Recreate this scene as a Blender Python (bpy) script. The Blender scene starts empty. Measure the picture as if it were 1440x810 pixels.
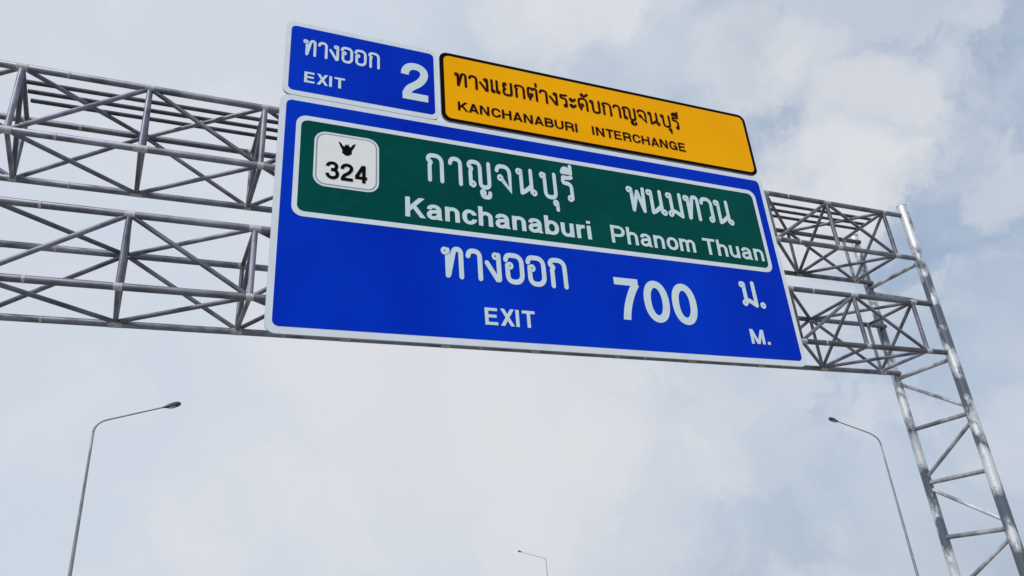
import bpy, bmesh, math, random
from mathutils import Matrix, Vector
random.seed(7)
C = bpy.context.scene.collection
CAMZ = 1.6
# ------------------------------------------------------------------ camera
cam_d = bpy.data.cameras.new('camera'); cam = bpy.data.objects.new('camera', cam_d); C.objects.link(cam)
bpy.context.scene.camera = cam
cam_d.sensor_width = 36.0; cam_d.lens = 36.0*1027.14/1440.0
cam_d.clip_start = 0.05; cam_d.clip_end = 6000
RT = [[0.928419, 0.088723, 0.360786], [-0.364299, 0.408104, 0.837101], [-0.072968, -0.908614, 0.411213]]
cam.matrix_world = Matrix([[RT[i][0], -RT[i][1], -RT[i][2], (0, 0, CAMZ)[i]] for i in range(3)] + [[0, 0, 0, 1]])
def ray(px, py):                       # direction of a pixel of the photograph (used for the sky's clouds only)
    d = (px-720.0, py-405.0, 1027.14)
    return Vector([sum(RT[i][j]*d[j] for j in range(3)) for i in range(3)]).normalized()
# ------------------------------------------------------------------ sky, sun, exposure
SUN_AZ, SUN_EL = math.radians(238), math.radians(42)       # azimuth clockwise from +Y
W = bpy.data.worlds.new('World'); bpy.context.scene.world = W; W.use_nodes = True
nt = W.node_tree; nt.nodes.clear()
def N(t, **k):
    n = nt.nodes.new(t)
    for a, b in k.items(): setattr(n, a, b)
    return n
def L(a, b): nt.links.new(a, b)
def rgb(r, g, b): return (r, g, b, 1)
wout = N('ShaderNodeOutputWorld'); bg = N('ShaderNodeBackground'); bg.inputs['Strength'].default_value = 0.1
sky = N('ShaderNodeTexSky'); sky.sky_type = 'NISHITA'; sky.sun_disc = False
sky.sun_elevation = SUN_EL; sky.sun_rotation = SUN_AZ
sky.air_density = 1.0; sky.dust_density = 2.5
tc = N('ShaderNodeTexCoord')
def noise(scale, detail, rough, vec, dist=0.0):
    n = N('ShaderNodeTexNoise'); n.inputs['Scale'].default_value = scale; n.inputs['Detail'].default_value = detail
    n.inputs['Roughness'].default_value = rough; n.inputs['Distortion'].default_value = dist; L(vec, n.inputs['Vector']); return n
def vmath(op, a, b=None):
    n = N('ShaderNodeVectorMath', operation=op)
    for i, q in enumerate((a, b)):
        if q is None: continue
        if hasattr(q, 'is_linked'): L(q, n.inputs[i])
        else: n.inputs[i].default_value = q
    return n
def maprange(v, a, b, c=0.0, d=1.0):
    n = N('ShaderNodeMapRange', interpolation_type='SMOOTHSTEP'); L(v, n.inputs['Value'])
    for k, q in zip(('From Min', 'From Max', 'To Min', 'To Max'), (a, b, c, d)): n.inputs[k].default_value = q
    return n.outputs['Result']
def mmath(op, a, b):
    n = N('ShaderNodeMath', operation=op)
    for i, q in enumerate((a, b)):
        if hasattr(q, 'is_linked'): L(q, n.inputs[i])
        else: n.inputs[i].default_value = q
    return n.outputs[0]
def mix(f, a, b):
    n = N('ShaderNodeMix', data_type='RGBA')
    if hasattr(f, 'is_linked'): L(f, n.inputs[0])
    else: n.inputs[0].default_value = f
    for i, q in ((6, a), (7, b)):
        if hasattr(q, 'is_linked'): L(q, n.inputs[i])
        else: n.inputs[i].default_value = q
    return n.outputs[2]
gen = tc.outputs['Generated']
warp = noise(8.0, 9.0, 0.62, gen)
wv = vmath('SUBTRACT', warp.outputs['Color'], (0.5, 0.5, 0.5)).outputs[0]
wv = vmath('MULTIPLY', wv, (0.16, 0.16, 0.16)).outputs[0]
wdir = vmath('NORMALIZE', vmath('ADD', gen, wv).outputs[0]).outputs[0]
# hazy air over the whole sky: the clear-sky model, bluest away from the sun, thickened by thin high overcast
anti = ray(1650, 330)
ad = N('ShaderNodeVectorMath', operation='DOT_PRODUCT'); L(wdir, ad.inputs[0]); ad.inputs[1].default_value = anti
clear = maprange(ad.outputs['Value'], 0.52, 1.0)
base = mix(clear, rgb(6.1, 6.75, 7.7), mix(0.78, sky.outputs['Color'], rgb(3.75, 4.85, 6.5)))
# broad soft overcast veils
veil = maprange(noise(2.3, 5.0, 0.55, wdir, 0.4).outputs['Fac'], 0.36, 0.64, 0.0, 0.7)
col = mix(veil, base, rgb(6.45, 6.9, 7.7))
lumps = maprange(noise(5.2, 9.0, 0.60, wdir, 0.3).outputs['Fac'], 0.47, 0.60, 0.0, 0.45)
col = mix(lumps, col, rgb(7.15, 7.35, 7.85))
# individual cumulus heads: direction, radius in degrees, opacity, softness of the edge
CLOUDS = [(1165, 275, 5.6, .62, .35), (1215, 160, 4.6, .55, .3), (1240, 255, 2.8, .5, .3), (1090, 330, 5.0, .5, .5), (830, -10, 5.0, .55, .25), (740, 30, 4.5, .45, .5), (1050, 85, 4.6, .45, .4),
          (1130, 60, 3.0, .4, .4), (1190, 285, 2.6, .5, .25), (1420, 270, 3.0, .38, .3), (1150, 450, 5.0, .35, .6), (1080, 640, 4.0, .25, .4), (1440, 620, 4.0, .35, .5),
          (620, 560, 17.0, .62, .95), (330, 690, 6.0, .30, .35), (250, 760, 4.5, .22, .35), (820, 620, 13.0, .45, .95), (1000, 640, 4.5, .26, .35), (470, 500, 6.0, .36, .45), (840, 620, 4.0, .25, .4), (680, 640, 3.5, .2, .4)]
for px, py, r, a, so_ in CLOUDS:
    c = ray(px, py)
    d = N('ShaderNodeVectorMath', operation='DOT_PRODUCT'); L(wdir, d.inputs[0]); d.inputs[1].default_value = c
    m = maprange(d.outputs['Value'], math.cos(math.radians(r*(1+.1*so_))), math.cos(math.radians(r*(1-so_))), 0.0, a)
    col = mix(m, col, rgb(7.4, 7.5, 7.8))
L(col, bg.inputs['Color']); L(bg.outputs[0], wout.inputs['Surface'])
sd = bpy.data.lights.new('sun', 'SUN'); sd.energy = 2.5; sd.angle = math.radians(5); sd.color = (1.0, 0.97, 0.93)
so = bpy.data.objects.new('sun', sd); C.objects.link(so); so.location = (0, -10, 40)
sdir = Vector((math.sin(SUN_AZ)*math.cos(SUN_EL), math.cos(SUN_AZ)*math.cos(SUN_EL), math.sin(SUN_EL)))
so.rotation_euler = (-sdir).to_track_quat('-Z', 'Y').to_euler()
vs = bpy.context.scene.view_settings
vs.view_transform = 'Standard'; vs.look = 'None'; vs.exposure = 0.0; vs.gamma = 1.0; vs.use_curve_mapping = False
# ------------------------------------------------------------------ materials
def mat(name, col, rough=0.5, metal=0.0, col2=None, nscale=3.0, lo=0.35, hi=0.65, bump=0.0, bscale=60.0, spec=0.5, rough2=None, grime=None, stretch=None, vary=0.0):
    m = bpy.data.materials.new(name); m.use_nodes = True; t = m.node_tree; b = t.nodes['Principled BSDF']
    b.inputs['Base Color'].default_value = (*col, 1); b.inputs['Roughness'].default_value = rough; b.inputs['Metallic'].default_value = metal
    b.inputs['Specular IOR Level'].default_value = spec
    g = t.nodes.new('ShaderNodeNewGeometry'); pos = g.outputs['Position']
    if stretch:
        mp = t.nodes.new('ShaderNodeMapping'); mp.inputs['Scale'].default_value = stretch; t.links.new(pos, mp.inputs['Vector']); pos = mp.outputs[0]
    def nz(s, d=6.0, r=0.6):
        n = t.nodes.new('ShaderNodeTexNoise'); n.inputs['Scale'].default_value = s; n.inputs['Detail'].default_value = d; n.inputs['Roughness'].default_value = r
        t.links.new(pos, n.inputs['Vector']); return n.outputs['Fac']
    def mr(v, a, b_, c=0.0, d=1.0):
        n = t.nodes.new('ShaderNodeMapRange'); t.links.new(v, n.inputs['Value'])
        for k, q in zip(('From Min', 'From Max', 'To Min', 'To Max'), (a, b_, c, d)): n.inputs[k].default_value = q
        return n.outputs['Result']
    def mx(f, a, b_):
        n = t.nodes.new('ShaderNodeMix'); n.data_type = 'RGBA'; t.links.new(f, n.inputs[0])
        for i, q in ((6, a), (7, b_)):
            if hasattr(q, 'is_linked'): t.links.new(q, n.inputs[i])
            else: n.inputs[i].default_value = (*q, 1)
        return n.outputs[2]
    cur = None
    if col2:
        f = mr(nz(nscale), lo, hi); cur = mx(f, col, col2)
        if rough2 is not None: t.links.new(mr(f, 0, 1, rough, rough2), b.inputs['Roughness'])
    if grime:
        f = mr(nz(grime[1], 8.0, 0.7), 0.56, 0.74, 0.0, grime[2]); cur = mx(f, cur if cur else col, grime[0])
    if vary and cur:                              # every piece left the zinc bath a little lighter or darker
        oi = t.nodes.new('ShaderNodeObjectInfo'); v = mr(oi.outputs['Random'], 0, 1, 1-vary, 1+vary)
        sc = t.nodes.new('ShaderNodeVectorMath'); sc.operation = 'SCALE'; t.links.new(cur, sc.inputs[0]); t.links.new(v, sc.inputs['Scale']); cur = sc.outputs[0]
    if cur: t.links.new(cur, b.inputs['Base Color'])
    if bump:
        bn = t.nodes.new('ShaderNodeBump'); bn.inputs['Strength'].default_value = bump; bn.inputs['Distance'].default_value = 0.01
        t.links.new(nz(bscale), bn.inputs['Height']); t.links.new(bn.outputs[0], b.inputs['Normal'])
    return m
M = {}
M['galv'] = mat('galvanised_steel', (0.095, 0.10, 0.14), 0.42, 0.45, (0.29, 0.30, 0.365), 2.4, 0.34, 0.70, 0.12, 40.0, rough2=0.6, grime=((0.17, 0.14, 0.13), 2.3, 0.6), vary=0.3)
M['leg'] = mat('galvanised_tower_leg', (0.13, 0.155, 0.19), 0.32, 0.6, (0.68, 0.71, 0.75), 2.2, 0.46, 0.56, 0.10, 30.0, rough2=0.55, grime=((0.2, 0.2, 0.22), 4.0, 0.5), stretch=(1, 1, 0.55))
M['zinc'] = mat('zinc_paint', (0.34, 0.35, 0.38), 0.5, 0.3, (0.62, 0.63, 0.66), 14.0, 0.3, 0.7, 0.15, 60.0)
M['pipe'] = mat('underside_shade_rail', (0.04, 0.04, 0.055), 0.5, 0.3, (0.10, 0.10, 0.13), 6.0)  # walkway rails: shade of their undersides is put into this dark colour
M['alu'] = mat('aluminium_sheet', (0.45, 0.46, 0.48), 0.45, 0.7, (0.55, 0.56, 0.58), 2.0)
M['white'] = mat('white_reflective_sheet', (0.64, 0.71, 0.80), 0.45, 0.0, (0.70, 0.76, 0.84), 3.0, grime=((0.56, 0.58, 0.60), 1.7, 0.4))
M['letter'] = mat('white_letter_sheet', (0.56, 0.70, 0.77), 0.45, 0.0, (0.63, 0.76, 0.82), 4.0)
M['blue'] = mat('blue_reflective_sheet', (0.0, 0.022, 0.46), 0.42, 0.0, (0.0, 0.040, 0.58), 0.28, 0.36, 0.64, grime=((0.004, 0.045, 0.50), 1.3, 0.35), stretch=(1, 1, 0.45), spec=0.03)
M['green'] = mat('green_reflective_sheet', (0.0, 0.060, 0.055), 0.42, 0.0, (0.0, 0.085, 0.068), 0.35, grime=((0.006, 0.115, 0.098), 1.6, 0.4), spec=0.03)
M['orange'] = mat('orange_reflective_sheet', (0.92, 0.40, 0.001), 0.42, 0.0, (0.96, 0.45, 0.002), 0.4, grime=((0.86, 0.40, 0.01), 1.4, 0.35), spec=0.03)
M['black'] = mat('black_sheet', (0.004, 0.003, 0.004), 0.45, spec=0.03)
M['maroon'] = mat('dark_letter_sheet', (0.028, 0.004, 0.004), 0.45, spec=0.03)
M['shield'] = mat('shield_sheet', (0.76, 0.77, 0.80), 0.45, 0.0, (0.80, 0.81, 0.83), 4.0)
M['greyrim'] = mat('grey_rim', (0.24, 0.33, 0.34), 0.45)
M['lamp'] = mat('hazed_lamp_steel', (0.22, 0.23, 0.26), 0.5, 0.3, (0.32, 0.33, 0.36), 2.0)  # steel colour lightened to stand in for haze over distance
M['lamphead'] = mat('lamp_housing', (0.05, 0.055, 0.065), 0.5, 0.2)
M['glass'] = mat('lamp_glass', (0.35, 0.36, 0.38), 0.15)
M['concrete'] = mat('concrete', (0.36, 0.35, 0.33), 0.85, 0.0, (0.46, 0.45, 0.42), 1.2, bump=0.3)
M['road'] = mat('road_concrete', (0.20, 0.20, 0.195), 0.85, 0.0, (0.28, 0.275, 0.265), 0.5, bump=0.25)
M['grass'] = mat('verge', (0.10, 0.13, 0.045), 0.95, 0.0, (0.22, 0.20, 0.10), 0.25, bump=0.5)
M['tie'] = mat('galvanised_tower_brace', (0.22, 0.23, 0.26), 0.4, 0.5, (0.55, 0.56, 0.60), 1.3, 0.42, 0.58, 0.1, 40.0, rough2=0.5, vary=0.25)
M['paint'] = mat('road_paint', (0.75, 0.75, 0.72), 0.7)
# ------------------------------------------------------------------ helpers
ROOT = {}
def thing(name, label, cat, loc, group=None):
    o = bpy.data.objects.new(name, None); C.objects.link(o); o.location = loc; o.empty_display_size = 0.2
    o['label'] = label; o['category'] = cat
    if group: o['group'] = group
    ROOT[o.name] = Vector(loc); return o
def origin(p):
    v = Vector((0, 0, 0))
    while p is not None: v += p.location; p = p.parent
    return v
def put(name, me, m, parent=None, label=None, smooth=False):
    o = bpy.data.objects.new(name, me); C.objects.link(o)
    if m is not None and not me.materials: me.materials.append(m)
    if parent is not None: o.parent = parent
    if label: o['label'] = label
    if smooth: me.shade_smooth()
    return o
def mesh(name, verts, faces, m, parent=None, label=None, smooth=False):
    o0 = origin(parent); me = bpy.data.meshes.new(name)
    me.from_pydata([tuple(Vector(v)-o0) for v in verts], [], faces); me.update()
    return put(name, me, m, parent, label, smooth)
CYL = {}
def cylmesh(m, sides=12):
    k = (m.name, sides)
    if k not in CYL:
        me = bpy.data.meshes.new('tube'); bm = bmesh.new()
        bmesh.ops.create_cone(bm, cap_ends=True, segments=sides, radius1=1, radius2=1, depth=1)
        for f in bm.faces: f.smooth = len(f.verts) == 4
        for e in bm.edges: e.smooth = not any(len(f.verts) > 4 for f in e.link_faces)
        bm.to_mesh(me); bm.free(); me.materials.append(m); CYL[k] = me
    return CYL[k]
def tube(name, a, b, r, m, parent, sides=12):            # straight round member, mesh data shared
    a, b = Vector(a), Vector(b); d = b-a
    M4 = Matrix.Translation((a+b)/2) @ d.to_track_quat('Z', 'Y').to_matrix().to_4x4() @ Matrix.Diagonal((r, r, d.length, 1))
    o = put(name, cylmesh(m, sides), None, parent)
    o.matrix_local = Matrix.Translation(-origin(parent)) @ M4
    return o
def box(name, lo, hi, m, parent=None, bev=0.0):
    bm = bmesh.new(); bmesh.ops.create_cube(bm, size=1.0)
    lo, hi = Vector(lo), Vector(hi); o0 = origin(parent)
    for v in bm.verts: v.co = Vector([lo[i]+(v.co[i]+.5)*(hi[i]-lo[i]) for i in range(3)])-o0
    if bev: bmesh.ops.bevel(bm, geom=bm.edges[:], offset=bev, segments=2, affect='EDGES', profile=0.5)
    me = bpy.data.meshes.new(name); bm.to_mesh(me); bm.free()
    return put(name, me, m, parent)
def sweep(name, pts, rads, m, parent, sides=12):         # tapered tube along a path
    vs_, fs = [], []; n = len(pts); pts = [Vector(p) for p in pts]
    for i, p in enumerate(pts):
        t = (pts[min(i+1, n-1)]-pts[max(i-1, 0)]).normalized(); y = Vector((0, 1, 0)); u = t.cross(y).normalized(); w = t.cross(u)
        for k in range(sides):
            a = 2*math.pi*k/sides; vs_.append(p+rads[i]*(math.cos(a)*u+math.sin(a)*w))
    for i in range(n-1):
        for k in range(sides):
            k2 = (k+1) % sides; fs.append((i*sides+k, i*sides+k2, (i+1)*sides+k2, (i+1)*sides+k))
    fs.append(tuple(range(sides))[::-1]); fs.append(tuple((n-1)*sides+k for k in range(sides)))
    return mesh(name, vs_, fs, m, parent, smooth=True)
# ------------------------------------------------------------------ ground and roads
def structure(o): o['kind'] = 'structure'; return o
structure(mesh('ground', [(-2500, -2500, -0.25), (2500, -2500, -0.25), (2500, 2500, -0.25), (-2500, 2500, -0.25)], [(0, 1, 2, 3)], M['grass']))
RA = math.radians(8.5); RD = Vector((math.sin(RA), math.cos(RA), 0)); RX = Vector((math.cos(RA), -math.sin(RA), 0))
def strip(name, o0, o1, s0, s1, z, m, parent=None, thick=None):
    p = [RX*o0+RD*s0, RX*o1+RD*s0, RX*o1+RD*s1, RX*o0+RD*s1]
    v = [(q.x, q.y, z) for q in p]; f = [(0, 1, 2, 3)]
    if thick:
        v += [(q.x, q.y, z-thick) for q in p]; f += [(4, 5, 1, 0), (5, 6, 2, 1), (6, 7, 3, 2), (7, 4, 0, 3)]
    return mesh(name, v, f, m, parent)
for o0, o1 in ((-10.2, 11.6), (17.5, 36.3)):
    rd = structure(strip('road', o0, o1, -300, 900, 0.0, M['road'], None, 0.3))
    for e in (o0+0.5, o1-0.65): strip('edge_line', e, e+0.15, -300, 900, 0.004, M['paint'], rd)
    w = (o1-o0-5.0)/4
    for k in range(1, 4):
        for j in range(8):
            strip('lane_line', o0+2.5+k*w-.07, o0+2.5+k*w+.07, -14+j*12, -10+j*12, 0.004, M['paint'], rd)
# ------------------------------------------------------------------ the sign gantry
YF, YB = 10.668, 12.05                       # front and back faces of the box trusses
ZS = [(8.182+CAMZ, 7.02+CAMZ), (5.844+CAMZ, 4.672+CAMZ)]
def sx(n): return -3.207+1.760*(n-1)
def sxb(n): return 1.0149*sx(n)-0.123          # the back face is very slightly racked
XR, XL = 15.05, sx(-3)-0.66
LEGF, LEGB = 10.63, 12.18
g = thing('sign_gantry', 'galvanised steel gantry of two stacked box trusses on lattice towers carrying the blue signs', 'gantry', (XR, (LEGF+LEGB)/2, 0))
RC, RP, RB = 0.056, 0.045, 0.037
for zt, zb in ZS:
    for y in (YF, YB):
        for z in (zt, zb):
            if y == YB and zb < 6.5 and z == zb: z -= 0.035
            xe = XR
            fx = sx if y == YF else sxb
            a, b = Vector((XL, y, z)), Vector((xe, y, z))
            o0 = origin(g); me = bpy.data.meshes.new('chord'); bm = bmesh.new()
            bmesh.ops.create_cone(bm, cap_ends=True, segments=16, radius1=RC, radius2=RC, depth=(b-a).length,
                                  matrix=Matrix.Translation((a+b)/2-o0) @ Matrix.Rotation(math.pi/2, 4, 'Y'))
            for f in bm.faces: f.smooth = len(f.verts) == 4
            bm.to_mesh(me); bm.free()
            ch = put('chord', me, M['galv'], g)
            for n in range(-3, 12):           # welded joint sleeve at every node, coated with zinc paint
                h = random.uniform(0.05, 0.10)
                tube('joint_sleeve', (fx(n)-h, y, z), (fx(n)+h, y, z), RC+0.004, M['zinc'], ch, 16)
            for n in range(-3, 11, 2):        # flanged couplings between chord lengths
                xx = sx(n)+0.62
                tube('coupling', (xx-0.02, y, z), (xx+0.02, y, z), RC+0.003, M['zinc'], ch, 16)
    for n in range(-3, 12):
        x, xb = sx(n), sxb(n)
        tube('post', (x, YF, zb), (x, YF, zt), RP, M['galv'], g)
        tube('post', (xb, YB, zb), (xb, YB, zt), RB, M['galv'], g)
        tube('crossbar', (x, YF, zt), (xb, YB, zt), RB, M['galv'], g)
        tube('crossbar', (x, YF, zb), (xb, YB, zb), RB, M['galv'], g)
        tube('inner_brace', (x, YF, zt), (xb, YB, zb), RB, M['galv'], g)
        if n < 11:
            x2, xb2 = sx(n+1), sxb(n+1); up = n % 2          # odd panels climb, even panels fall
            tube('diagonal_brace', (x, YF, zb if up else zt), (x2, YF, zt if up else zb), RB, M['galv'], g)
            tube('diagonal_brace', (xb, YB, zb if up else zt), (xb2, YB, zt if up else zb), RB, M['galv'], g)
            for z in (zt, zb):
                tube('diagonal_brace', (x if up else xb, YF if up else YB, z), (xb2 if up else x2, YB if up else YF, z), RB, M['galv'], g)
for y in (11.10, 11.34, 11.58):               # walkway rails lying on the top crossbars
    z = ZS[0][0]+RB+0.031
    tube('walkway_rail', (sx(1)-0.05, y, z), (sx(11)+0.1, y, z), 0.036, M['pipe'], g)
TIES = [6.91, 4.53, 3.30, 2.09, 0.92, -0.26]
DIAG = [(1, 6.80, 0, 5.86), (1, 4.43, 0, 3.42), (0, 3.16, 1, 2.20), (1, 1.98, 0, 1.05), (0, 0.78, 1, -0.13), (1, -0.38, 0, -1.25)]
for x in (XR, XL):
    yy = (LEGF, LEGB)
    for y in yy:
        lg = tube('tower_leg', (x, y, 0.12), (x, y, 8.42+CAMZ), 0.113 if y == LEGF else 0.100, M['leg'], g, 24)
        tube('leg_cap', (x, y, 8.42+CAMZ), (x, y, 8.44+CAMZ), 0.118, M['zinc'], g, 24)
        box('base_plate', (x-.3, y-.3, 0.08), (x+.3, y+.3, 0.12), M['zinc'], g, 0.005)
        for i in (-1, 1):
            for j in (-1, 1): tube('anchor_bolt', (x+i*.23, y+j*.23, 0.05), (x+i*.23, y+j*.23, 0.2), 0.018, M['zinc'], g, 8)
    for z in TIES: tube('tower_tie', (x, LEGF, z+CAMZ), (x, LEGB, z+CAMZ), 0.047, M['tie'], g, 16)
    for s0, z0, s1, z1 in DIAG: tube('tower_brace', (x, yy[s0], z0+CAMZ), (x, yy[s1], z1+CAMZ), 0.040, M['tie'], g, 16)
    box('footing', (x-.7, LEGF-.8, -0.5), (x+.7, LEGB+.8, 0.08), M['concrete'], g, 0.03)
# ------------------------------------------------------------------ sign boards
YS = 10.50
def rrect(x0, x1, z0, z1, r, seg=6):
    pts = []
    for cx, cz, a0 in ((x1-r, z1-r, 0), (x0+r, z1-r, 90), (x0+r, z0+r, 180), (x1-r, z0+r, 270)):
        for k in range(seg+1):
            a = math.radians(a0+90*k/seg); pts.append((cx+r*math.cos(a), cz+r*math.sin(a)))
    return pts                                    # counter-clockwise seen from the front
def plate(name, pts, y, m, parent, thick=0.0, backm=None, label=None):
    n = len(pts); v = [(x, y, z+CAMZ) for x, z in pts]; f = [tuple(range(n))]
    if thick:
        v += [(x, y+thick, z+CAMZ) for x, z in pts]
        f += [((i+1) % n, i, n+i, n+(i+1) % n) for i in range(n)] + [tuple(range(n, 2*n))[::-1]]
    o = mesh(name, v, f, m, parent, label)
    if backm is not None:
        o.data.materials.append(backm)
        for i, p in enumerate(o.data.polygons):
            if i > 0: p.material_index = 1
    return o
def ring(name, po, pi, y, m, parent, label=None):
    n = len(po); v = [(x, y, z+CAMZ) for x, z in po]+[(x, y, z+CAMZ) for x, z in pi]
    return mesh(name, v, [(i, (i+1) % n, n+(i+1) % n, n+i) for i in range(n)], m, parent, label)
# ---- Thai lettering as brush strokes: (x, z[, corner radius]) centre lines on a letter of height 1, D = loop head
GL = {
 'ท': (.76, [[(.20,.88),(.20,.08)], [(.22,.10),(.42,.93,.10),(.64,.93,.13),(.64,.07)]], [(.11,.84)]),
 'า': (.56, [[(.06,.76),(.10,.93,.12),(.45,.93,.18),(.45,.07)]], []),
 'ง': (.60, [[(.07,.60),(.40,.09),(.47,.09,.02),(.47,.88)]], [(.37,.84)]),
 'อ': (.72, [[(.06,.77),(.10,.93,.12),(.61,.93,.24),(.61,.07,.26),(.11,.07,.20),(.11,.60)]], [(.19,.58)]),
 'ก': (.72, [[(.14,.07),(.14,.60,.04),(.19,.69,.02),(.07,.78,.05),(.13,.93,.13),(.60,.93,.24),(.60,.07)]], []),
 'แ': (.62, [[(.11,.93),(.11,.12)], [(.41,.93),(.41,.12)]], [(.18,.14), (.48,.14)]),
 'ย': (.72, [[(.15,.84),(.13,.60,.06),(.24,.50,.03),(.13,.40,.06),(.13,.07,.16),(.60,.07,.16),(.60,.93)]], [(.22,.84)]),
 'ต': (.74, [[(.29,.36),(.20,.08),(.10,.34,.08),(.10,.93,.16),(.26,.93,.03),(.36,.80,.03),(.46,.93,.03),(.62,.93,.16),(.62,.07)]], [(.30,.44)]),
 'ด': (.74, [[(.29,.36),(.20,.08),(.10,.34,.08),(.10,.93,.24),(.62,.93,.24),(.62,.07)]], [(.30,.44)]),
 'ร': (.58, [[(.48,.92),(.30,.87,.10),(.12,.90,.05),(.10,.68,.08),(.45,.66,.16),(.45,.12)]], [(.36,.12)]),
 'ะ': (.50, [[(.12,.66),(.16,.56,.05),(.26,.58,.05),(.40,.74)], [(.12,.22),(.16,.12,.05),(.26,.14,.05),(.40,.30)]], [(.12,.68), (.12,.24)]),
 'บ': (.76, [[(.21,.88),(.21,.07,.18),(.64,.07,.18),(.64,.93)]], [(.12,.84)]),
 'ญ': (1.0, [[(.14,.12),(.14,.60,.04),(.19,.69,.02),(.07,.78,.05),(.13,.93,.13),(.52,.93,.20),(.52,.07,.15),(.87,.07,.15),(.87,.93)],
             [(.56,-.14),(.58,-.27,.08),(.87,-.27,.10),(.87,-.12)]], [(.22,.13), (.60,-.13)]),
 'จ': (.70, [[(.06,.76),(.10,.93,.13),(.57,.93,.24),(.57,.09),(.26,.44)]], [(.18,.50)]),
 'น': (.84, [[(.20,.88),(.20,.08)], [(.22,.09),(.36,.16,.1),(.60,.36)], [(.61,.93),(.61,.14)]], [(.11,.84), (.70,.13)]),
 'ม': (.78, [[(.21,.88),(.21,.16)], [(.20,.26),(.34,.24,.1),(.63,.08)], [(.64,.93),(.64,.07)]], [(.12,.84), (.13,.13)]),
 'พ': (.84, [[(.20,.88),(.23,.08)], [(.23,.09),(.46,.80)], [(.46,.80),(.68,.09)], [(.68,.08),(.72,.93)]], [(.11,.84)]),
 'ว': (.62, [[(.06,.76),(.10,.93,.12),(.50,.93,.20),(.50,.12)]], [(.41,.13)]),
 '.': (.26, [], [(.10,.09)]),
 ' ': (.5, [], []),
}
MK = {   # marks above and below, placed from the right stem of the letter before them
 'ั': ([[(-.42,1.20),(-.34,1.10,.06),(-.22,1.12,.06),(-.04,1.30)]], [(-.40,1.20)]),
 '่': ([[(-.12,1.12),(-.12,1.32)]], []),
 'ุ': ([[(-.10,-.12),(-.10,-.36)]], [(-.16,-.13)]),
 'ี': ([[(-.48,1.08),(-.40,1.25,.10),(-.20,1.22,.08),(-.10,1.09)], [(-.48,1.09),(-.10,1.09)], [(-.10,1.07),(-.10,1.34)]], []),
}
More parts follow.
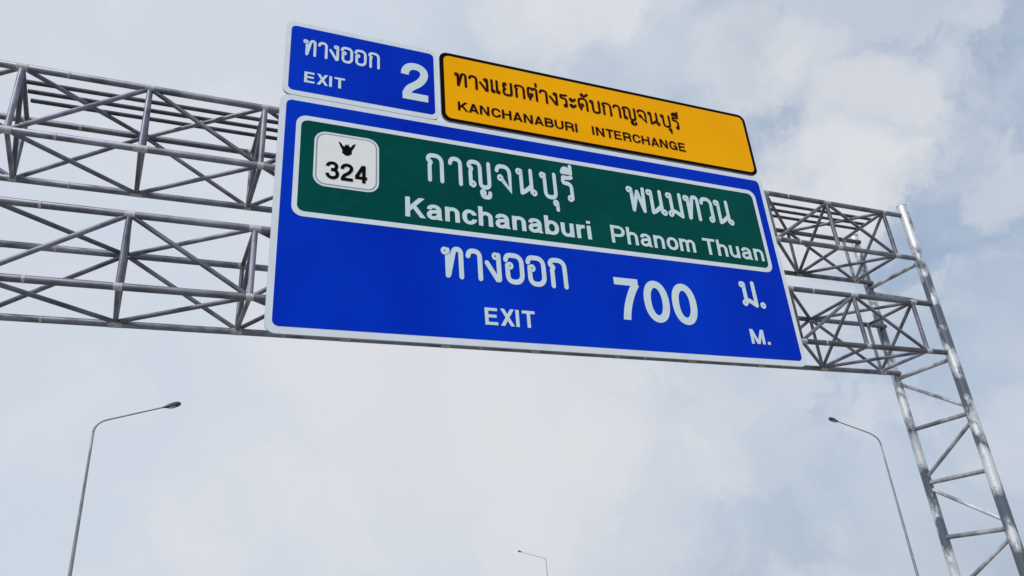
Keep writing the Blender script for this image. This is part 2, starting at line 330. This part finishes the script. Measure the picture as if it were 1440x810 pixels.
# ---- Latin letters and digits in the same way: bold grotesque centre lines, cap height 1, x-height .74
LA = {
 'E': (.72, [[(.09,0),(.09,1)], [(.09,.91),(.62,.91)], [(.09,.52),(.58,.52)], [(.09,.09),(.64,.09)]]),
 'X': (.72, [[(.10,0),(.60,1)], [(.60,0),(.10,1)]]),
 'I': (.28, [[(.09,0),(.09,1)]]),
 'T': (.68, [[(0,.91),(.66,.91)], [(.33,0),(.33,.91)]]),
 'K': (.74, [[(.09,0),(.09,1)], [(.12,.36),(.62,1)], [(.29,.60),(.66,0)]]),
 'A': (.76, [[(.08,0),(.36,1)], [(.36,1),(.64,0)], [(.2,.28),(.52,.28)]]),
 'N': (.79, [[(.09,0),(.09,1)], [(.63,0),(.63,1)], [(.11,1),(.61,0)]]),
 'C': (.77, [[(.65,.66),(.61,.915,.3),(.10,.915,.5),(.10,.085,.5),(.62,.085,.3),(.66,.37)]]),
 'H': (.79, [[(.09,0),(.09,1)], [(.63,0),(.63,1)], [(.09,.53),(.63,.53)]]),
 'B': (.76, [[(.09,0),(.09,1)], [(.09,.915),(.59,.915,.24),(.59,.53,.24),(.09,.53)], [(.3,.53),(.64,.53,.22),(.64,.085,.24),(.09,.085)]]),
 'U': (.78, [[(.09,1),(.09,.085,.34),(.63,.085,.34),(.63,1)]]),
 'R': (.77, [[(.09,0),(.09,1)], [(.09,.915),(.62,.915,.24),(.62,.46,.24),(.09,.46)], [(.34,.46),(.60,.44,.14),(.63,0)]]),
 'G': (.83, [[(.65,.68),(.60,.915,.3),(.10,.915,.5),(.10,.085,.5),(.60,.085,.3),(.66,.42)], [(.40,.46),(.74,.46)], [(.67,.46),(.67,0)]]),
 'M': (.93, [[(.09,0),(.09,1)], [(.77,0),(.77,1)], [(.11,1),(.43,0)], [(.43,0),(.75,1)]]),
 'P': (.72, [[(.09,0),(.09,1)], [(.09,.915),(.62,.915,.25),(.62,.43,.25),(.09,.43)]]),
 'a': (.63, [[(.10,.50),(.11,.665,.14),(.47,.665,.20),(.47,.10,.02),(.51,.0)], [(.47,.43),(.30,.40,.10),(.09,.36,.16),(.09,.075,.18),(.40,.075,.2),(.47,.28)]]),
 'n': (.61, [[(.09,0),(.09,.74)], [(.09,.40),(.10,.66,.22),(.48,.66,.22),(.48,0)]]),
 'h': (.61, [[(.09,0),(.09,1)], [(.09,.40),(.10,.66,.22),(.48,.66,.22),(.48,0)]]),
 'm': (.90, [[(.09,0),(.09,.74)], [(.09,.42),(.10,.66,.20),(.42,.66,.18),(.42,0)], [(.42,.42),(.43,.66,.20),(.76,.66,.18),(.76,0)]]),
 'c': (.58, [[(.48,.48),(.46,.665,.22),(.09,.665,.4),(.09,.075,.4),(.46,.075,.22),(.49,.27)]]),
 'b': (.64, [[(.09,0),(.09,1)], [(.09,.37),(.09,.665,.3),(.52,.665,.3),(.52,.075,.3),(.09,.075,.3),(.09,.37)]]),
 'u': (.62, [[(.09,.74),(.09,.08,.24),(.47,.08,.24),(.48,.34)], [(.48,0),(.48,.74)]]),
 'r': (.41, [[(.09,0),(.09,.74)], [(.09,.40),(.11,.655,.22),(.38,.655)]]),
 'i': (.28, [[(.09,0),(.09,.74)], [(.09,.85),(.09,1)]]),
 'o': (.62, [[(.09,.37),(.09,.665,.4),(.53,.665,.4),(.53,.075,.4),(.09,.075,.4),(.09,.37)]]),
 '0': (.65, [[(.09,.5),(.09,.92,.5),(.54,.92,.5),(.54,.08,.5),(.09,.08,.5),(.09,.5)]]),
 '2': (.66, [[(.08,.66),(.09,.915,.24),(.54,.915,.26),(.54,.56,.26),(.13,.26,.14),(.11,.10)], [(.02,.09),(.62,.09)]]),
 '3': (.66, [[(.07,.71),(.09,.92,.24),(.51,.92,.24),(.51,.54,.22),(.24,.54)], [(.24,.535),(.56,.535,.22),(.56,.08,.25),(.08,.08,.25),(.06,.32)]]),
 '4': (.66, [[(.45,0),(.45,1)], [(.43,1),(.07,.30)], [(.01,.28),(.62,.28)]]),
 '7': (.64, [[(.02,.91),(.60,.91)], [(.55,.88),(.27,.48,.5),(.22,0)]]),
 '.': (.28, [[(.10,0),(.10,.19)]]),
}
def round_path(p):
    out = []; last = len(p)-1
    for i, q in enumerate(p):
        r = q[2] if len(q) > 2 else 0; v = Vector(q[:2])
        if r and 0 < i < last:
            a, b = Vector(p[i-1][:2]), Vector(p[i+1][:2]); da, db = (a-v), (b-v)
            ra, rb = min(r, da.length*(.98 if i == 1 else .5)), min(r, db.length*(.98 if i == last-1 else .5))
            s, e = v+da.normalized()*ra, v+db.normalized()*rb
            for k in range(9):
                t = k/8; u = 1-t; c1, c2 = s.lerp(v, .60), e.lerp(v, .60)
                out.append(s*u**3+c1*3*t*u*u+c2*3*t*t*u+e*t**3)
        else: out.append(v)
    res = [out[0]]
    for q in out[1:]:
        if (q-res[-1]).length > 1e-4: res.append(q)
    return res
def strokes(items, x0, x1, zb, h, y, m, parent, w, round_ends, label):
    V, F, k = [], [], 0
    def cap(p, t, sg):                              # half-width vector at a stroke's end
        if not round_ends and abs(t.y) > .45 and min(abs(p.y-q) for q in (0, 1, .74)) < 1e-6:
            return Vector((-math.copysign(1, t.y)*w/2/abs(t.y), 0))     # cut level with the line
        return Vector((-t.y, t.x))*w/2
    for s, d in items:
        lift = (k % 6)*0.0009; k += 1
        if d is not None:                           # loop head: a ring with a small eye
            n = 14; b = len(V)
            for rr in (.128, .030):
                for j in range(n):
                    a = 2*math.pi*j/n; V.append((d[0]+rr*math.cos(a), d[1]+rr*math.sin(a), 0.0062))
            F += [(b+j, b+(j+1) % n, b+n+(j+1) % n, b+n+j) for j in range(n)]
            continue
        P = round_path(s); n = len(P); b = len(V)
        for i, p in enumerate(P):
            if i in (0, n-1): nn = cap(p, ((P[1]-P[0]) if i == 0 else (P[-1]-P[-2])).normalized(), 1)
            else:
                t1, t2 = (P[i]-P[i-1]).normalized(), (P[i+1]-P[i]).normalized(); t = (t1+t2)
                if t.length < .2: t = Vector((-t1.y, t1.x))
                t.normalize(); sc = min(1.7, 1/max(.3, abs(t.dot(t1)))); nn = Vector((-t.y, t.x))*w/2*sc
            z = lift+0.0006*i/n
            V += [(p.x+nn.x, p.y+nn.y, z), (p.x-nn.x, p.y-nn.y, z)]
        F += [(b+2*i+1, b+2*i+3, b+2*i+2, b+2*i) for i in range(n-1)]
        if round_ends:
            for i, sg in ((0, -1), (n-1, 1)):
                t = ((P[1]-P[0]) if i == 0 else (P[-1]-P[-2])).normalized()*sg; nn = Vector((-t.y, t.x)); c0 = len(V); z = lift+0.0006*i/n
                for j in range(7):
                    a = -math.pi/2+math.pi*j/6; q = P[i]+(t*math.cos(a)+nn*math.sin(a))*w/2; V.append((q.x, q.y, z))
                F.append(tuple(range(c0, c0+7)))
    u0, u1 = min(v[0] for v in V), max(v[0] for v in V); sxx = (x1-x0)/(u1-u0)
    PV = [(x0+(v[0]-u0)*sxx, y-v[2], zb+CAMZ+v[1]*h) for v in V]
    FF = []
    for t in F:                                     # every face looks at the road
        a, b_, c = (Vector(PV[i]) for i in t[:3]); FF.append(t if (b_-a).cross(c-a).y < 0 else t[::-1])
    return mesh('lettering', PV, FF, m, parent, label)
def thai(text, x0, x1, zb, h, y, m, parent, w=0.150, label=None, gap=0.0):
    pen, items = 0.0, []
    for ch in text:
        if ch in MK:
            for s in MK[ch][0]: items.append(([(q[0]+pen-gap, *q[1:]) for q in s], None))
            for d in MK[ch][1]: items.append((None, (d[0]+pen-gap, d[1])))
        else:
            wd, ss, dd = GL[ch]
            for s in ss: items.append(([(q[0]+pen, *q[1:]) for q in s], None))
            for d in dd: items.append((None, (d[0]+pen, d[1])))
            pen += wd+gap
    return strokes(items, x0, x1, zb, h, y, m, parent, w, True, label)
def latin(text, x0, x1, zb, h, y, m, parent, w=0.175, gap=0.05, label=None):
    pen, items = 0.0, []
    for ch in text:
        wd, ss = LA[ch]
        for s in ss: items.append(([(q[0]+pen, *q[1:]) for q in s], None))
        pen += wd+gap
    return strokes(items, x0, x1, zb, h, y, m, parent, w, False, label)
def rails(parent, xs, z0, z1, ya, yb):
    for x in xs: box('mounting_rail', (x-.03, ya, z0+CAMZ), (x+.03, yb, z1+CAMZ), M['alu'], parent)
YBK = YS+0.045                                   # back of the boards
YR = YF-RC+0.003
# main board
mb = thing('direction_sign', 'large blue sign with green panel and exit 700 metres, under the orange board', 'road sign', (5.6, YS+0.02, 4.06+CAMZ))
plate('board', rrect(.535, 10.69, 4.055, 8.433, .17), YS, M['white'], mb, 0.045, M['alu'])
plate('blue_field', rrect(.640, 10.585, 4.170, 8.328, .10), YS-.003, M['blue'], mb)
rails(mb, (1.1, 3.1, 4.35, 6.4, 8.3, 10.1), 4.15, 8.40, YBK, YR)
gp = plate('green_panel', rrect(.905, 10.305, 6.165, 7.945, .12), YS-.006, M['green'], mb)
ring('border', rrect(.818, 10.395, 6.068, 8.04, .18), rrect(.902, 10.308, 6.162, 7.948, .12), YS-.0085, M['white'], gp)
YL = YS-.010
thai('กาญจนบุรี', 3.06, 5.97, 7.075, .60, YL, M['letter'], gp, gap=.14, label='white Thai town name on the green panel')
latin('Kanchanaburi', 2.672, 6.222, 6.310, .392, YL, M['letter'], gp, .178, .06)
thai('พนมทวน', 7.13, 9.66, 7.065, .60, YL, M['letter'], gp, gap=.02)
latin('Phanom', 6.650, 8.545, 6.310, .380, YL, M['letter'], gp, .155)
latin('Thuan', 8.746, 10.232, 6.312, .370, YL, M['letter'], gp, .155)
# route shield
rs = plate('route_shield', rrect(1.185, 2.165, 6.735, 7.715, .15), YL-.003, M['shield'], mb, 0, None, 'white rounded route shield with black 324')
ring('shield_border', rrect(1.128, 2.222, 6.680, 7.770, .20), rrect(1.160, 2.190, 6.712, 7.738, .17), YL-.0015, M['white'], rs)
ring('shield_rim', rrect(1.160, 2.190, 6.712, 7.738, .17), rrect(1.186, 2.164, 6.736, 7.714, .148), YL-.0015, M['greyrim'], rs)
latin('324', 1.325, 2.020, 6.838, .345, YL-.007, M['black'], rs)
half = [(0, .236), (.014, .205), (.026, .238), (.040, .180), (.066, .186), (.094, .236), (.140, .266), (.136, .228), (.116, .196), (.120, .178), (.096, .150), (.092, .128), (.078, .100), (.080, .036), (.052, .030), (.040, .004), (0, 0)]
em = half+[(-x, z) for x, z in half[::-1] if x > 0]
plate('emblem', [(1.672+x*1.02, 7.345+z*1.0) for x, z in em[::-1]], YL-.007, M['black'], rs)
# lower half
YM = YS-.007
thai('ทางออก', 3.27, 5.615, 5.232, .595, YM, M['letter'], mb, w=.160, gap=.06)
latin('EXIT', 3.995, 4.902, 4.440, .310, YM, M['letter'], mb)
latin('700', 6.560, 8.310, 4.742, .838, YM, M['letter'], mb)
thai('ม.', 9.415, 9.985, 5.245, .56, YM, M['letter'], mb, w=.175, gap=.06)
latin('M.', 9.435, 9.885, 4.462, .300, YM, M['letter'], mb)
# exit number board
eb = thing('exit_number_sign', 'small blue board reading exit 2 with white border, beside the orange board', 'road sign', (1.95, YS+0.02, 8.44+CAMZ))
plate('board', rrect(.560, 3.352, 8.443, 10.085, .15), YS, M['white'], eb, 0.045, M['alu'])
plate('blue_field', rrect(.645, 3.268, 8.545, 9.985, .09), YS-.003, M['blue'], eb)
rails(eb, (1.1, 2.9), 7.0, 9.95, YBK, YR)
thai('ทางออก', .856, 2.232, 9.347, .372, YM, M['letter'], eb, w=.150, gap=.06)
latin('EXIT', .907, 1.608, 8.748, .236, YM, M['letter'], eb)
latin('2', 2.628, 3.150, 8.800, .862, YM, M['letter'], eb, .185)
# orange board
ob = thing('interchange_sign', 'long orange board with black border and dark lettering above the blue sign', 'road sign', (7.0, YS+0.02, 8.47+CAMZ))
plate('board', rrect(3.388, 10.640, 8.470, 10.105, .17), YS, M['black'], ob, 0.045, M['alu'])
plate('orange_field', rrect(3.470, 10.565, 8.545, 10.030, .12), YS-.003, M['orange'], ob)
rails(ob, (4.35, 6.4, 8.3, 10.1), 8.40, 10.0, YBK, YR)
rails(ob, (3.75, 7.3, 9.3), 7.0, 10.0, YBK, YR)
thai('ทางแยกต่างระดับกาญจนบุรี', 3.668, 8.775, 9.325, .340, YM, M['maroon'], ob, w=.150, gap=.05)
latin('KANCHANABURI', 3.715, 6.225, 8.752, .214, YM, M['maroon'], ob)
latin('INTERCHANGE', 6.560, 8.800, 8.762, .216, YM, M['maroon'], ob)
# ------------------------------------------------------------------ street lamps
def lamp(label, k, X, zbend, XH, ZH, group, bend=1.9):
    """k: distance factor (metres along Y / 10.5); other values are measured at 10.5 m."""
    y = 10.5*k; x = X*k; xh = XH*k; zh = ZH*k+CAMZ; zb = zbend*k+CAMZ; s = 1 if xh > x else -1
    t = thing('street_lamp', label, 'street lamp', (x, y, 0), group)
    arm = abs(xh-x); za = zh-arm*0.29; r0 = 0.10
    pole = [(x, y, 0.05)]+[(x, y, 0.05+(zb-0.05)*i/10) for i in range(1, 11)]
    sweep('pole', pole, [r0-0.048*i/10 for i in range(11)], M['lamp'], t)
    corner = Vector((x, y, za)); A = Vector((x, y, zb-0.02)); B = corner+(Vector((xh, y, zh))-corner).normalized()*(za-zb)*bend
    pts = [A*(1-u)**2+corner*2*u*(1-u)+B*u*u for u in [i/10 for i in range(11)]]
    E_ = Vector((xh, y, zh)); D = (E_-B).normalized(); end = E_-D*0.55
    pts += [B+(end-B)*(i/4) for i in range(1, 5)]
    sweep('arm', pts, [0.052-0.016*i/(len(pts)-1) for i in range(len(pts))], M['lamp'], t)
    hp = [end-D*0.12+D*q for q in (0, .08, .2, .38, .58, .72, .78)]; hr = [.045, .06, .10, .135, .14, .10, .03]
    h = sweep('lamp_head', hp, hr, M['lamphead'], t)
    c = end+D*0.32
    bm = bmesh.new(); bmesh.ops.create_uvsphere(bm, u_segments=12, v_segments=6, radius=1)
    for v in bm.verts: v.co = Vector((v.co.x*.24, v.co.y*.11, v.co.z*.07))
    me = bpy.data.meshes.new('lens'); bm.to_mesh(me); bm.free()
    o = put('lens', me, M['glass'], h, smooth=True); o.location = c-origin(h)+Vector((0, 0, -0.085)); o.rotation_euler = (0, -math.atan2(D.z, D.x) if s > 0 else -math.atan2(D.z, D.x)+math.pi, 0)
    box('base_plate', (x-.22, y-.22, 0.02), (x+.22, y+.22, 0.05), M['lamp'], t)
    box('footing', (x-.4, y-.4, -0.6), (x+.4, y+.4, 0.02), M['concrete'], t)
GR = 'street lamps along the motorway'
lamp('tall street lamp standing alone beyond the open truss, far from the lattice tower', 3.548, -1.435, 2.55, -.48, 2.952, GR, 1.2)
lamp('slender grey street lamp with single arm standing beside the lattice gantry tower', 3.448, 12.03, 2.56, 10.91, 3.03, GR)
lamp('far street lamp whose small head barely rises below the blue signs', 11.70, 4.72, 0.745, 4.29, 0.892, GR)
